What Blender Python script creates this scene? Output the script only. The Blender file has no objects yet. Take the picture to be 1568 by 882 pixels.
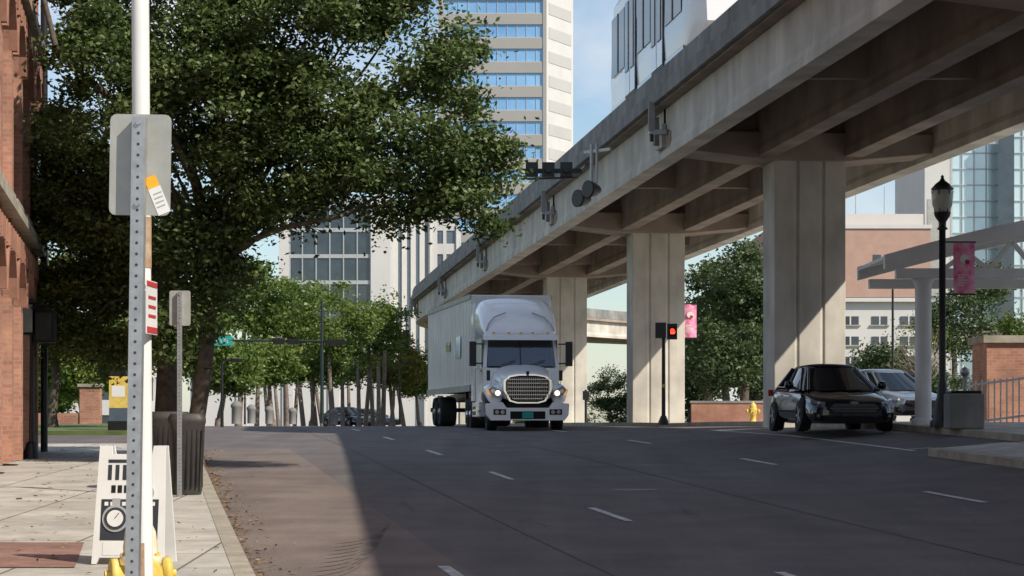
import bpy, math, random
import numpy as np
from mathutils import Vector, Matrix
random.seed(4); R=np.random.default_rng(7)
F=3300.0; S=0.167
C=bpy.context.scene.collection
def W(px,py,Y): return ((px-784)*Y/F, Y, (650-py)*Y/F)   # surveyed position at real distance Y
# ---------------- ground height ----------------
_ky=[-80,0,10,20,28,37,45,55,64,72,85,150,300,5000]
_kz=[-3.2,-1.9,-1.68,-1.42,-1.17,-.86,-.60,-.32,-.13,-.06,-.06,-.2,-.3,-.6]
_ys=np.arange(-80,400,1.0); _zs=np.interp(_ys,_ky,_kz); _k=np.ones(9)/9
_zp=np.pad(_zs,4,mode='edge'); _zs=np.convolve(_zp,_k,mode='valid')
def gz(X,Y):
    u=X+S*Y; f=float(np.interp(Y,_ys,_zs))
    t=min(max((u-10)/7,0),1); g=.42*t*t*(3-2*t)
    return f+g*min(max((68-Y)/20,0),1)
# ---------------- materials ----------------
def mat(name,col,rough=.7,metal=0.,var=.15,scale=4.,bump=0.,bscale=40.,coat=0.,col2=None,spec=.5,emit=None,detail=4,stretch=None,speck=0.,grime=0.):
    m=bpy.data.materials.new(name); m.use_nodes=True; nt=m.node_tree; b=nt.nodes['Principled BSDF']
    b.inputs['Roughness'].default_value=rough; b.inputs['Metallic'].default_value=metal
    b.inputs['Coat Weight'].default_value=coat; b.inputs['Specular IOR Level'].default_value=spec
    tc=nt.nodes.new('ShaderNodeTexCoord'); n=nt.nodes.new('ShaderNodeTexNoise'); n.inputs['Scale'].default_value=scale; n.inputs['Detail'].default_value=detail
    n.inputs['Roughness'].default_value=.65
    src=tc.outputs['Object']
    if stretch:
        mp=nt.nodes.new('ShaderNodeMapping'); mp.inputs['Scale'].default_value=stretch[0]; mp.inputs['Rotation'].default_value=(0,0,stretch[1]); nt.links.new(src,mp.inputs[0]); nt.links.new(mp.outputs[0],n.inputs['Vector'])
    else: nt.links.new(src,n.inputs['Vector'])
    r=nt.nodes.new('ShaderNodeValToRGB'); r.color_ramp.elements[0].position=.3; r.color_ramp.elements[1].position=.7
    c2=col2 if col2 else tuple(min(1,c*(1+var)) for c in col); c1=tuple(c*(1-var) for c in col) if not col2 else col
    r.color_ramp.elements[0].color=(*c1,1); r.color_ramp.elements[1].color=(*c2,1)
    nt.links.new(n.outputs['Fac'],r.inputs['Fac']); last=r.outputs['Color']
    for amt,scl in((grime,.9),(speck,70.)):
        if amt:
            n3=nt.nodes.new('ShaderNodeTexNoise'); n3.inputs['Scale'].default_value=scl; n3.inputs['Detail'].default_value=2 if scl>10 else 6; nt.links.new(src,n3.inputs['Vector'])
            r3=nt.nodes.new('ShaderNodeValToRGB'); r3.color_ramp.elements[0].position=.35; r3.color_ramp.elements[1].position=.65; v0=1-amt; v1=1+amt*.6; r3.color_ramp.elements[0].color=(v0,v0,v0,1); r3.color_ramp.elements[1].color=(v1,v1,v1,1)
            nt.links.new(n3.outputs['Fac'],r3.inputs[0]); mx=nt.nodes.new('ShaderNodeMix'); mx.data_type='RGBA'; mx.blend_type='MULTIPLY'; mx.inputs[0].default_value=1; nt.links.new(last,mx.inputs[6]); nt.links.new(r3.outputs[0],mx.inputs[7]); last=mx.outputs[2]
    nt.links.new(last,b.inputs['Base Color'])
    if bump:
        n2=nt.nodes.new('ShaderNodeTexNoise'); n2.inputs['Scale'].default_value=bscale; n2.inputs['Detail'].default_value=1; nt.links.new(tc.outputs['Object'],n2.inputs['Vector'])
        bp=nt.nodes.new('ShaderNodeBump'); bp.inputs['Strength'].default_value=bump; bp.inputs['Distance'].default_value=.02
        nt.links.new(n2.outputs['Fac'],bp.inputs['Height']); nt.links.new(bp.outputs['Normal'],b.inputs['Normal'])
    if emit: b.inputs['Emission Color'].default_value=(*emit[0],1); b.inputs['Emission Strength'].default_value=emit[1]
    return m
def brickmat(name,c1,c2,mortar,bw=.22,bh=.075,axis='v'):
    m=bpy.data.materials.new(name); m.use_nodes=True; nt=m.node_tree; b=nt.nodes['Principled BSDF']; b.inputs['Roughness'].default_value=.85
    tc=nt.nodes.new('ShaderNodeTexCoord'); sp=nt.nodes.new('ShaderNodeSeparateXYZ'); nt.links.new(tc.outputs['Object'],sp.inputs[0])
    cb=nt.nodes.new('ShaderNodeCombineXYZ')
    if axis=='v':
        ad=nt.nodes.new('ShaderNodeMath'); ad.operation='ADD'; nt.links.new(sp.outputs[0],ad.inputs[0]); nt.links.new(sp.outputs[1],ad.inputs[1])
        nt.links.new(ad.outputs[0],cb.inputs[0]); nt.links.new(sp.outputs[2],cb.inputs[1])
    else:
        nt.links.new(sp.outputs[0],cb.inputs[0]); nt.links.new(sp.outputs[1],cb.inputs[1])
    t=nt.nodes.new('ShaderNodeTexBrick'); t.inputs['Scale'].default_value=1; t.inputs['Brick Width'].default_value=bw; t.inputs['Row Height'].default_value=bh
    t.inputs['Mortar Size'].default_value=.008 if bw<1 else .015; t.inputs['Color1'].default_value=(*c1,1); t.inputs['Color2'].default_value=(*c2,1); t.inputs['Mortar'].default_value=(*mortar,1)
    if bw>1: t.offset=0
    nt.links.new(cb.outputs[0],t.inputs['Vector'])
    n=nt.nodes.new('ShaderNodeTexNoise'); n.inputs['Scale'].default_value=1.1; n.inputs['Detail'].default_value=8; n.inputs['Roughness'].default_value=.7; nt.links.new(tc.outputs['Object'],n.inputs['Vector'])
    mx=nt.nodes.new('ShaderNodeMix'); mx.data_type='RGBA'; mx.blend_type='OVERLAY'; mx.inputs[0].default_value=.85
    nt.links.new(t.outputs['Color'],mx.inputs[6]); nt.links.new(n.outputs['Fac'],mx.inputs[7]); nt.links.new(mx.outputs[2],b.inputs['Base Color'])
    return m
def leafmat(name,cols,trans=.3):
    m=bpy.data.materials.new(name); m.use_nodes=True; nt=m.node_tree; nt.nodes.remove(nt.nodes['Principled BSDF']); out=nt.nodes['Material Output']
    a=nt.nodes.new('ShaderNodeAttribute'); a.attribute_name='var'
    r=nt.nodes.new('ShaderNodeValToRGB')
    while len(r.color_ramp.elements)<len(cols): r.color_ramp.elements.new(.5)
    for i,c in enumerate(cols): r.color_ramp.elements[i].position=i/(len(cols)-1); r.color_ramp.elements[i].color=(*c,1)
    nt.links.new(a.outputs['Fac'],r.inputs['Fac'])
    d=nt.nodes.new('ShaderNodeBsdfDiffuse'); gl=nt.nodes.new('ShaderNodeBsdfGlossy'); gl.inputs['Roughness'].default_value=.45; gl.inputs['Color'].default_value=(.8,.85,.8,1)
    m2=nt.nodes.new('ShaderNodeMixShader'); m2.inputs[0].default_value=.045
    t=nt.nodes.new('ShaderNodeBsdfTranslucent'); mx=nt.nodes.new('ShaderNodeMixShader'); mx.inputs[0].default_value=trans
    nt.links.new(r.outputs[0],d.inputs['Color']); nt.links.new(r.outputs[0],t.inputs['Color'])
    nt.links.new(d.outputs[0],m2.inputs[1]); nt.links.new(gl.outputs[0],m2.inputs[2])
    nt.links.new(m2.outputs[0],mx.inputs[1]); nt.links.new(t.outputs[0],mx.inputs[2]); nt.links.new(mx.outputs[0],out.inputs['Surface'])
    return m
def glassmat(name,tint=(.5,.55,.55),mixf=.35):
    m=bpy.data.materials.new(name); m.use_nodes=True; nt=m.node_tree; nt.nodes.remove(nt.nodes['Principled BSDF']); out=nt.nodes['Material Output']
    g=nt.nodes.new('ShaderNodeBsdfGlossy'); g.inputs['Roughness'].default_value=.03; t=nt.nodes.new('ShaderNodeBsdfTransparent'); t.inputs['Color'].default_value=(*tint,1)
    fr=nt.nodes.new('ShaderNodeFresnel'); fr.inputs[0].default_value=1.6; mm=nt.nodes.new('ShaderNodeMath'); mm.operation='ADD'; mm.inputs[1].default_value=mixf*.2
    nt.links.new(fr.outputs[0],mm.inputs[0]); mx=nt.nodes.new('ShaderNodeMixShader'); nt.links.new(mm.outputs[0],mx.inputs[0]); nt.links.new(t.outputs[0],mx.inputs[1]); nt.links.new(g.outputs[0],mx.inputs[2]); nt.links.new(mx.outputs[0],out.inputs['Surface'])
    return m
M={}
M['asphalt']=mat('asphalt',(.118,.101,.100),.85,col2=(.165,.143,.139),scale=1.1,bump=.4,bscale=60,detail=6,stretch=((1.2,.05,1),-.165),speck=.30,grime=.18)
M['tire_mark']=mat('worn_asphalt',(.095,.08,.074),.85,col2=(.13,.108,.098),scale=2)
M['swirl']=mat('scuffed_patch',(.12,.094,.084),.85,col2=(.16,.125,.11),scale=3)
M['sunlit_tint']=mat('sunlit_tint_asphalt',(.155,.122,.108),.9,col2=(.215,.168,.146),scale=1.0,bump=.3,bscale=50,stretch=((1,.12,1),-.165),speck=.28,grime=.2)  # warmer, paler asphalt: the tone of the sunlit lane put into its colour
M['paint']=mat('road_paint',(.34,.33,.32),.7,col2=(.80,.80,.77),scale=7,speck=.3)
M['ground']=mat('ground_soil',(.10,.10,.06),.95,col2=(.2,.18,.13),scale=.3)
M['grass']=mat('grass',(.06,.10,.025),.95,col2=(.14,.17,.06),scale=1.5)
M['planting']=mat('planting_bed',(.10,.075,.045),.95,col2=(.16,.16,.07),scale=9)
M['curb']=mat('kerb_concrete',(.26,.23,.18),.9,col2=(.46,.42,.34),scale=2.2,speck=.2)
M['side']=brickmat('pavement_slabs',(.42,.395,.35),(.49,.46,.41),(.15,.13,.11),1.5,1.5,'h')
M['pavers']=brickmat('brick_pavers',(.25,.13,.10),(.32,.17,.13),(.2,.16,.14),.2,.1,'h')
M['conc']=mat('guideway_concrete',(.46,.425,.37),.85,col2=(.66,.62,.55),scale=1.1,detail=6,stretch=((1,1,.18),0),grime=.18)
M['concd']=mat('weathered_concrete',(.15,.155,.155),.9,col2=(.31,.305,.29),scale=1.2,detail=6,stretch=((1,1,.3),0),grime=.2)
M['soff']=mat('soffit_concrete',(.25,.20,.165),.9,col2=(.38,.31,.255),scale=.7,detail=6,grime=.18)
M['steel']=mat('galvanised_steel',(.42,.43,.44),.45,.7,var=.15,scale=20)
M['alu']=mat('sign_back_aluminium',(.40,.40,.37),.6,.3,var=.15,scale=5,grime=.1)
M['mull']=mat('mullion_metal',(.42,.44,.45),.5,.2,var=.1)
M['white']=mat('white_paint',(.78,.78,.76),.45,var=.05,scale=3,grime=.08)
M['whitegloss']=mat('white_vehicle_paint',(.84,.85,.87),.25,var=.03,scale=3,coat=.5)
M['trailer']=mat('trailer_panel',(.66,.67,.67),.35,var=.04,scale=1,grime=.08)
M['chrome']=mat('chrome',(.75,.75,.76),.12,1.,var=.05)
M['dchrome']=mat('dark_chrome',(.25,.25,.26),.2,1.,var=.05)
M['black']=mat('black_metal',(.015,.015,.017),.4,var=.2)
M['void']=mat('dark_void',(.008,.008,.009),.9,var=.2)
M['rubber']=mat('rubber',(.018,.018,.018),.85,var=.3,scale=12)
M['navy']=mat('dark_car_paint',(.004,.006,.016),.12,var=.1,coat=.6,spec=.4)
M['bluegray']=mat('grey_car_paint',(.09,.12,.16),.25,var=.1,coat=1.)
M['print']=mat('printed_graphic',(.03,.035,.045),.6,var=.2)
M['glassd']=mat('dark_glass',(.010,.013,.016),.04,0,var=.2,scale=.6,spec=.8)
M['glass']=glassmat('windscreen_glass')
M['lens']=mat('lamp_lens',(.7,.7,.68),.12,.2,var=.1)
M['headlit']=mat('lit_headlamp',(.8,.78,.7),.2,emit=((1,.9,.72),1.6))
M['dlens']=mat('smoked_lamp_lens',(.20,.21,.23),.15,.4,var=.4,scale=14)
M['amber']=mat('amber_lens',(.8,.35,.05),.2,emit=((1,.45,.1),.5))
M['red']=mat('red_paint',(.5,.03,.03),.5)
M['redlit']=mat('lit_red_signal',(.9,.05,.02),.5,emit=((1,.06,.02),3))
M['teal']=mat('teal_sign',(.02,.36,.31),.5)
M['yellow']=mat('yellow_paint',(.62,.42,.05),.5,col2=(.78,.60,.18),scale=8)
M['cream']=mat('cream_paint',(.70,.60,.36),.5,col2=(.8,.75,.6),scale=8)
M['orange']=mat('orange_sticker',(.85,.42,.02),.5)
M['rust']=mat('rust',(.30,.14,.06),.8,col2=(.5,.4,.28),scale=10)
M['brick']=brickmat('red_brick',(.36,.15,.10),(.48,.22,.14),(.33,.26,.21))
M['brickb']=mat('weathered_brick',(.30,.14,.10),.9,col2=(.42,.22,.15),scale=2.6,grime=.3)
M['pinkbrick']=mat('pink_brick',(.40,.255,.205),.9,col2=(.47,.31,.25),scale=1)
M['bark']=mat('bark',(.055,.045,.036),.95,col2=(.15,.125,.10),scale=9)
M['barkl']=mat('pale_bark',(.12,.095,.075),.95,col2=(.27,.22,.18),scale=5)
M['win']=mat('window_glass',(.03,.045,.06),.06,0,var=.4,scale=.5,spec=1.)
M['blueglass']=mat('blue_window_glass',(.12,.29,.54),.12,.1,col2=(.28,.52,.80),scale=.06,spec=.8)
M['paleglass']=mat('pale_curtain_glass',(.42,.57,.62),.08,.3,col2=(.68,.81,.83),scale=.09)
M['towerconc']=mat('tower_concrete',(.33,.32,.305),.8,var=.05,scale=.1)
M['wingconc']=mat('tower_pale_band',(.46,.46,.45),.6,var=.05,scale=.1)
M['whiteb']=mat('white_building',(.58,.57,.55),.8,var=.05,scale=.3)
M['pink']=mat('pink_banner',(.85,.08,.33),.6,col2=(.95,.58,.68),scale=5.5)
M['bin']=mat('bin_plastic',(.03,.028,.026),.55,col2=(.06,.05,.045),scale=4)
M['dkgreen']=mat('dark_green_metal',(.015,.03,.027),.5)
M['skin']=mat('skin',(.42,.25,.18),.6)
L_oak=leafmat('oak_leaves',[(.032,.056,.015),(.078,.118,.033),(.13,.18,.058),(.23,.28,.12)])
L_mix=leafmat('turning_oak_leaves',[(.038,.056,.016),(.09,.122,.034),(.16,.18,.05),(.36,.30,.08)])
L_yel=leafmat('yellow_green_leaves',[(.05,.075,.016),(.11,.145,.03),(.20,.20,.05),(.40,.31,.06)],.4)
L_ave=leafmat('avenue_leaves',[(.045,.082,.018),(.092,.155,.03),(.155,.225,.05),(.26,.29,.08)],.4)
L_dark=leafmat('dark_leaves',[(.022,.040,.016),(.050,.082,.030),(.085,.122,.045),(.14,.175,.07)],.25)
# ---------------- mesh builder ----------------
def empty(name,loc=(0,0,0),rz=0):
    o=bpy.data.objects.new(name,None); o.location=loc; o.rotation_euler=(0,0,rz); o.empty_display_size=.2; C.objects.link(o); return o
class MB:
    def __init__(s): s.v=[];s.f=[];s.m=[];s.ml=[];s.sm=[]
    def _mi(s,m):
        if m not in s.ml: s.ml.append(m)
        return s.ml.index(m)
    def add(s,vs,fs,m,sm=False):
        k=len(s.v); s.v+= [tuple(p) for p in vs]; i=s._mi(m)
        for f in fs: s.f.append([a+k for a in f]); s.m.append(i); s.sm.append(sm)
    def hexa(s,p,m): s.add(p,[(0,3,2,1),(4,5,6,7),(0,1,5,4),(1,2,6,5),(2,3,7,6),(3,0,4,7)],m)
    def box(s,x0,x1,y0,y1,z0,z1,m): s.hexa([(x0,y0,z0),(x1,y0,z0),(x1,y1,z0),(x0,y1,z0),(x0,y0,z1),(x1,y0,z1),(x1,y1,z1),(x0,y1,z1)],m)
    def beam(s,p,q,w,h,m):
        p=Vector(p);q=Vector(q);d=(q-p).normalized(); up=Vector((0,0,1)) if abs(d.z)<.95 else Vector((0,1,0))
        a=d.cross(up).normalized()*w/2; b=a.cross(d).normalized()*h/2
        s.hexa([p-a-b,p+a-b,p+a+b,p-a+b,q-a-b,q+a-b,q+a+b,q-a+b],m)
    def cyl(s,p,q,r0,r1,m,n=12,cap=True,sm=True):
        p=Vector(p);q=Vector(q);d=(q-p).normalized(); up=Vector((0,0,1)) if abs(d.z)<.9 else Vector((1,0,0))
        a=d.cross(up).normalized(); b=d.cross(a)
        vs=[p+(a*math.cos(t)+b*math.sin(t))*r0 for t in [2*math.pi*i/n for i in range(n)]]+[q+(a*math.cos(t)+b*math.sin(t))*r1 for t in [2*math.pi*i/n for i in range(n)]]
        s.add(vs,[(i,(i+1)%n,n+(i+1)%n,n+i) for i in range(n)],m,sm)
        if cap: s.add(vs,[tuple(range(n))[::-1],tuple(range(n,2*n))],m)
    def lathe(s,c,prof,m,n=16,axis='z'):
        vs=[]
        for r,h in prof:
            for i in range(n):
                t=2*math.pi*i/n
                if axis=='z': vs.append((c[0]+r*math.cos(t),c[1]+r*math.sin(t),c[2]+h))
                elif axis=='x': vs.append((c[0]+h,c[1]+r*math.cos(t),c[2]+r*math.sin(t)))
                else: vs.append((c[0]+r*math.cos(t),c[1]+h,c[2]+r*math.sin(t)))
        fs=[(j*n+i,j*n+(i+1)%n,(j+1)*n+(i+1)%n,(j+1)*n+i) for j in range(len(prof)-1) for i in range(n)]
        s.add(vs,fs,m,True); k=(len(prof)-1)*n
        s.add(vs,[tuple(range(n))[::-1],tuple(range(k,k+n))],m)
    def loft(s,rings,m,closed=True,cap=True,sm=True):
        n=len(rings[0]); vs=[p for r in rings for p in r]; e=n if closed else n-1
        s.add(vs,[(j*n+i,j*n+(i+1)%n,(j+1)*n+(i+1)%n,(j+1)*n+i) for j in range(len(rings)-1) for i in range(e)],m,sm)
        if cap: k=(len(rings)-1)*n; s.add(vs,[tuple(range(n))[::-1],tuple(range(k,k+n))],m,False)
    def prism(s,pts,m,y0,y1,plane='xz'):
        n=len(pts)
        g=(lambda a,b,y:(a,y,b)) if plane=='xz' else ((lambda a,b,y:(y,a,b)) if plane=='yz' else (lambda a,b,y:(a,b,y)))
        vs=[g(a,b,y0) for a,b in pts]+[g(a,b,y1) for a,b in pts]
        s.add(vs,[tuple(range(n)),tuple(range(n,2*n))[::-1]]+[(i,(i+1)%n,n+(i+1)%n,n+i) for i in range(n)],m)
    def build(s,name,loc=(0,0,0),rz=0,parent=None,bevel=0,sub=0,fix=True):
        me=bpy.data.meshes.new(name); me.from_pydata(s.v,[],s.f)
        for m in s.ml: me.materials.append(m)
        me.polygons.foreach_set('material_index',s.m); me.polygons.foreach_set('use_smooth',s.sm); me.update()
        if fix:
            import bmesh; b=bmesh.new(); b.from_mesh(me); 
            if sub: bmesh.ops.remove_doubles(b,verts=b.verts,dist=1e-5)
            bmesh.ops.recalc_face_normals(b,faces=b.faces); b.to_mesh(me); b.free()
        o=bpy.data.objects.new(name,me); C.objects.link(o); o.location=loc; o.rotation_euler=(0,0,rz)
        if parent: o.parent=parent
        if bevel: bm=o.modifiers.new('bevel','BEVEL'); bm.width=bevel; bm.segments=2; bm.limit_method='ANGLE'
        if sub: ss=o.modifiers.new('sub','SUBSURF'); ss.levels=sub; ss.render_levels=sub
        return o
# ---------------- ground ----------------
def sheet(name,xs,ys,dz,m,useu=True,skirt=0,parent=None):
    b=MB(); vs=[]
    for y in ys:
        for x in xs:
            X=x-S*y if useu else x
            vs.append((X,y,gz(X,y)+dz))
    n=len(xs); fs=[(j*n+i,j*n+i+1,(j+1)*n+i+1,(j+1)*n+i) for j in range(len(ys)-1) for i in range(n-1)]
    b.add(vs,fs,m)
    if skirt:
        def sk(ids):
            a=[vs[i] for i in ids]; k=len(a); b.add(a+[(p[0],p[1],p[2]-skirt) for p in a],[(i,i+1,k+i+1,k+i) for i in range(k-1)],m)
        sk([j*n for j in range(len(ys))]); sk([j*n+n-1 for j in range(len(ys))]); sk(list(range(n))); sk([(len(ys)-1)*n+i for i in range(n)])
    return b.build(name,parent=parent,fix=False)
def lin(a,b,st): return list(np.linspace(a,b,max(2,int(round((b-a)/st))+1)))
gy=lin(-60,160,1)+[170,185,200,230,260,300,360,450,600,900,1500,2500,4500]
gx=[-3000,-1500,-700,-350,-180,-100,-70,-50]+lin(-40,60,1)+[75,95,120,180,350,700,1500,3000]
sheet('ground',gx,gy,-.03,M['ground'],useu=False)
sheet('road',lin(.9,16.4,.5),lin(-40,300,1),0,M['asphalt'])
sheet('cross_street',lin(-60,.9,2),lin(47.5,57,.5),-.006,M['asphalt'],skirt=0)
sheet('parking_lane',lin(.92,3.0,.3),lin(5,47,.5),.004,M['sunlit_tint'])
b=MB()
for k in range(10):
    pts=[]
    y0=19.5+k*.45
    for i in range(22):
        t=i/21; u=1.35+k*.07+ .95*t; Y=y0+ 2.6*t*t+ t*.4
        pts.append((u-S*Y,Y))
    for i,((x,y),(x2,y2)) in enumerate(zip(pts[:-1],pts[1:])):
        w=.045*(1-abs(i-10)/12); w2=.045*(1-abs(i-9)/12); b.add([(x-w,y,gz(x-w,y)+.009),(x+w,y,gz(x+w,y)+.009),(x2+w2,y2,gz(x2+w2,y2)+.009),(x2-w2,y2,gz(x2-w2,y2)+.009)],[(0,1,2,3)],M['swirl'])
b.build('tyre_marks',fix=False)
b=MB()
def mark(u0,u1,y0,y1,m='paint',dz=.008):
    for a in np.arange(y0,y1-.01,.5):
        c=min(a+.5,y1); q=[]
        for u,y in((u0,a),(u1,a),(u1,c),(u0,c)):
            X=u-S*y; q.append((X,y,gz(X,y)+dz))
        b.add(q,[(0,1,2,3)],M[m])
mark(2.78,2.90,18.6,21.0)
for u,y0,per in((5.93,26.8,8.7),(11.4,29.5,9.9)):
    for k in range(-2,9): mark(u-.055,u+.055,y0+per*k,y0+per*k+2.3)
mark(14.1,14.2,40,54)
for y in (40.5,46,52): mark(14.1,16.1,y,y+.1)
b.build('lane_markings',fix=False)
b=MB()
mark(8.55,8.58,6,70,'tire_mark',.005); mark(4.3,4.325,6,70,'tire_mark',.005)
rr_=random.Random(3)
for k in range(16):
    u=rr_.uniform(3.2,15); y=rr_.uniform(16,50)
    for j in range(rr_.randint(4,9)):
        u2=u+rr_.uniform(-.15,.25); y2=y+rr_.uniform(-.1,.5); q=[]
        for a,c in((u,y),(u+.02,y),(u2+.02,y2),(u2,y2)):
            X=a-S*c; q.append((X,c,gz(X,c)+.006))
        b.add(q,[(0,1,2,3)],M['tire_mark']); u,y=u2,y2
b.build('road_cracks',fix=False)
e=empty('manhole_cover'); X,Y=7.4-S*33,33; b=MB(); b.lathe((X,Y,gz(X,Y)-.03),[(.36,0),(.36,.036),(.3,.037),(.0001,.037)],M['concd'],24); b.build('cover',parent=e)
sheet('pavement',lin(-8,.72,.5),lin(-40,47,.5),.13,M['side'],skirt=.2)
sheet('kerb',[.72,.9],lin(-40,47,.5),.135,M['curb'],skirt=.25)
sheet('brick_paver_band',lin(-3.0,-.7,.5),lin(19.5,22.2,.3),.137,M['pavers'])
for i,(a,c) in enumerate(((32.5,35),(37.5,40.5),(43,45.5))):
    sheet('planting_bed',lin(.05,.62,.2),lin(a,c,.3),.14,M['planting'])
sheet('lawn',lin(-60,.6,1.5),lin(57.5,150,1.5),.1,M['grass'],skirt=.2)
sheet('kerb',[.6,.9],lin(57.5,200,1.5),.12,M['curb'],skirt=.2)
sheet('pavement',lin(16.55,40,.7),lin(-40,120,1),.13,M['side'],skirt=.25)
sheet('kerb',[16.4,16.55],lin(39,120,1),.135,M['curb'],skirt=.25)
sheet('pavement',lin(14.1,16.55,.4),lin(-40,38.5,.5),.13,M['side'],skirt=.25)
sheet('kerb',[13.9,14.1],lin(-40,38.6,.5),.135,M['curb'],skirt=.25)
def quads(name,P,A,B_,var,m,parent=None):
    n=len(P); V=np.empty((n,4,3)); V[:,0]=P-A; V[:,1]=P-B_*.5; V[:,2]=P+A; V[:,3]=P+B_*.5
    me=bpy.data.meshes.new(name); me.vertices.add(4*n); me.vertices.foreach_set('co',V.reshape(-1)); me.loops.add(4*n); me.loops.foreach_set('vertex_index',np.arange(4*n,dtype=np.int32))
    me.polygons.add(n); me.polygons.foreach_set('loop_start',np.arange(0,4*n,4,dtype=np.int32))
    try: me.polygons.foreach_set('loop_total',np.full(n,4,dtype=np.int32))
    except Exception: pass
    me.materials.append(m); me.update(calc_edges=True)
    at=me.attributes.new('var','FLOAT','FACE'); at.data.foreach_set('value',var.astype(np.float32))
    o=bpy.data.objects.new(name,me); C.objects.link(o)
    if parent: o.parent=parent
    return o
n=1700; u=.95+R.exponential(.12,n); Y=R.uniform(12,47,n); X=u-S*Y
k=n//4; X[:k]=(R.uniform(-2,.7,k))-S*Y[:k]
Z=np.array([gz(a,c) for a,c in zip(X,Y)])+np.where(np.arange(n)<k,.15,.02)
A=R.normal(size=(n,3))*.022; A[:,2]*=.3; B_=R.normal(size=(n,3))*.026; B_[:,2]*=.3
L_dry=leafmat('dry_leaves',[(.12,.06,.03),(.24,.14,.06),(.34,.24,.12)],.1)
quads('leaf_litter',np.stack([X,Y,Z],1),A,B_,R.uniform(size=n),L_dry)
# ---------------- trees ----------------
def crown(name,ells,nsub,nleaf,leaf,m,parent,subr=.45,flat=.6,vb=0.):
    vol=np.array([e[1][0]*e[1][1]*e[1][2] for e in ells])**.75; cnt=np.maximum(3,(nsub*vol/vol.sum())).astype(int)
    Ps=[];vs=[];cs=[]
    for (c,r),k in zip(ells,cnt):
        d=R.normal(size=(k,3)); d/=np.linalg.norm(d,axis=1)[:,None]; rad=R.uniform(.25,1.08,k)**.5
        cc=np.array(c)+d*rad[:,None]*np.array(r)*.94; cs.append(cc)
        for q in cc:
            nl=int(nleaf*R.uniform(.4,1.4)); sr=subr*R.uniform(.55,1.35)
            p=R.normal(size=(nl,3))*np.array([sr,sr,sr*flat])*.58; Ps.append(q+p)
            vs.append(np.clip(R.normal(.42+vb,.13)+R.normal(0,.17,nl)+p[:,2]/sr*.12,0,1))
    P=np.concatenate(Ps); var=np.concatenate(vs); n=len(P)
    A=R.normal(size=(n,3)); A[:,2]*=.6; A/=np.linalg.norm(A,axis=1)[:,None]; Bq=R.normal(size=(n,3)); Bq=np.cross(A,Bq); Bq/=np.linalg.norm(Bq,axis=1)[:,None]
    s=leaf*R.uniform(.6,1.3,n)[:,None]; quads(name,P,A*s*.5,Bq*s*.5*1.1,var,m,parent)
    return np.concatenate(cs)
def limb(b,pts,r0,r1,m,n=8):
    k=len(pts)-1
    for i in range(k):
        b.cyl(pts[i],pts[i+1],r0+(r1-r0)*i/k,r0+(r1-r0)*(i+1)/k,m,n,cap=(i==k-1))
def wob(p,q,k,a):
    p=np.array(p);q=np.array(q); out=[tuple(p)]
    for i in range(1,k): out.append(tuple(p+(q-p)*i/k+R.normal(size=3)*a))
    return out+[tuple(q)]
def tree(name,base,top,r,ells,nsub,nleaf,leaf,lm,bm,subr=.45,nb=14,vb=0.,extra=None):
    e=empty(name,base); off=-np.array(base)
    cs=crown('crown',[(tuple(np.array(c)+off),rr) for c,rr in ells],nsub,nleaf,leaf,lm,e,subr,vb=vb)
    b=MB(); top=np.array(top)+off; limb(b,wob((0,0,-.2),top,4,r*.25),r*1.15,r*.75,bm,10)
    b.cyl((0,0,-.2),(0,0,.25),r*1.6,r*1.1,bm,10)
    idx=R.choice(len(cs),min(nb,len(cs)),replace=False)
    for i in idx:
        q=cs[i]; mid=top+(q-top)*.45+np.array([0,0,abs(R.normal())*.25]); p1=wob(top,mid,2,r*.3); limb(b,p1+wob(mid,q,3,r*.35)[1:],r*.30,r*.04,bm,6)
    if extra:
        for pts,a,c in extra: limb(b,[tuple(np.array(p)+off) for p in pts],a,c,bm,8)
    b.build('trunk_and_limbs',parent=e,fix=False); return e
def E(px,py,Y,rx,ry,rz): return (W(px,py,Y),(rx*Y/F,ry,rz*Y/F))
def G(px,Y,dz=.1):
    X=(px-784)*Y/F; return (X,Y,gz(X,Y)+dz)
oak=[E(500,90,37,215,2.0,140),E(610,225,37,140,1.7,85),E(715,285,37,84,1.1,44),E(340,150,37.5,160,2.0,150),E(170,120,37,105,1.9,140),
     E(290,380,38,60,1.2,90),E(440,265,37,130,1.5,60),E(300,-90,38,350,2.3,110),E(560,-60,37,150,2.0,110),E(718,345,37,40,.5,34),E(585,315,37.2,80,.8,38),
     E(700,120,37,48,1.2,90),E(758,230,37,38,.8,34),E(283,480,38.2,42,.8,55),E(255,530,37.6,28,.5,45),E(470,325,37,60,.7,28),E(390,350,37.6,50,.6,36),E(330,420,37.8,45,.7,45)]
tree('oak_tree',G(297,39),W(328,405,38.5),.15,oak,540,380,.106,L_oak,M['bark'],.41,nb=34,vb=.06,
   extra=[([W(328,420,38.5),W(348,395,38),W(385,368,37.4),W(440,347,36.6),W(520,332,36.2),W(600,290,37)],.075,.025),
          ([W(328,400,38.5),W(300,280,38),W(240,160,37.5),W(180,60,37)],.12,.05),([W(328,400,38.5),W(380,250,37.6),W(480,120,37)],.12,.05),([W(170,150,37),W(120,110,36),W(85,70,35.5),W(60,-30,35.5)],.07,.04)])
oak2=[E(120,300,41,70,1.6,90),E(170,430,42,75,1.4,60),E(115,470,42,55,1.2,70),E(215,330,41,60,1.3,100),E(90,230,41,40,1,80),E(240,470,41,45,.8,80),E(170,540,43,50,.8,30),E(335,430,42,35,.7,45)]
tree('oak_tree',G(262,40.5),W(255,400,40.5),.22,oak2,210,380,.105,L_mix,M['bark'],.40,nb=18,vb=.08)
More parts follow.
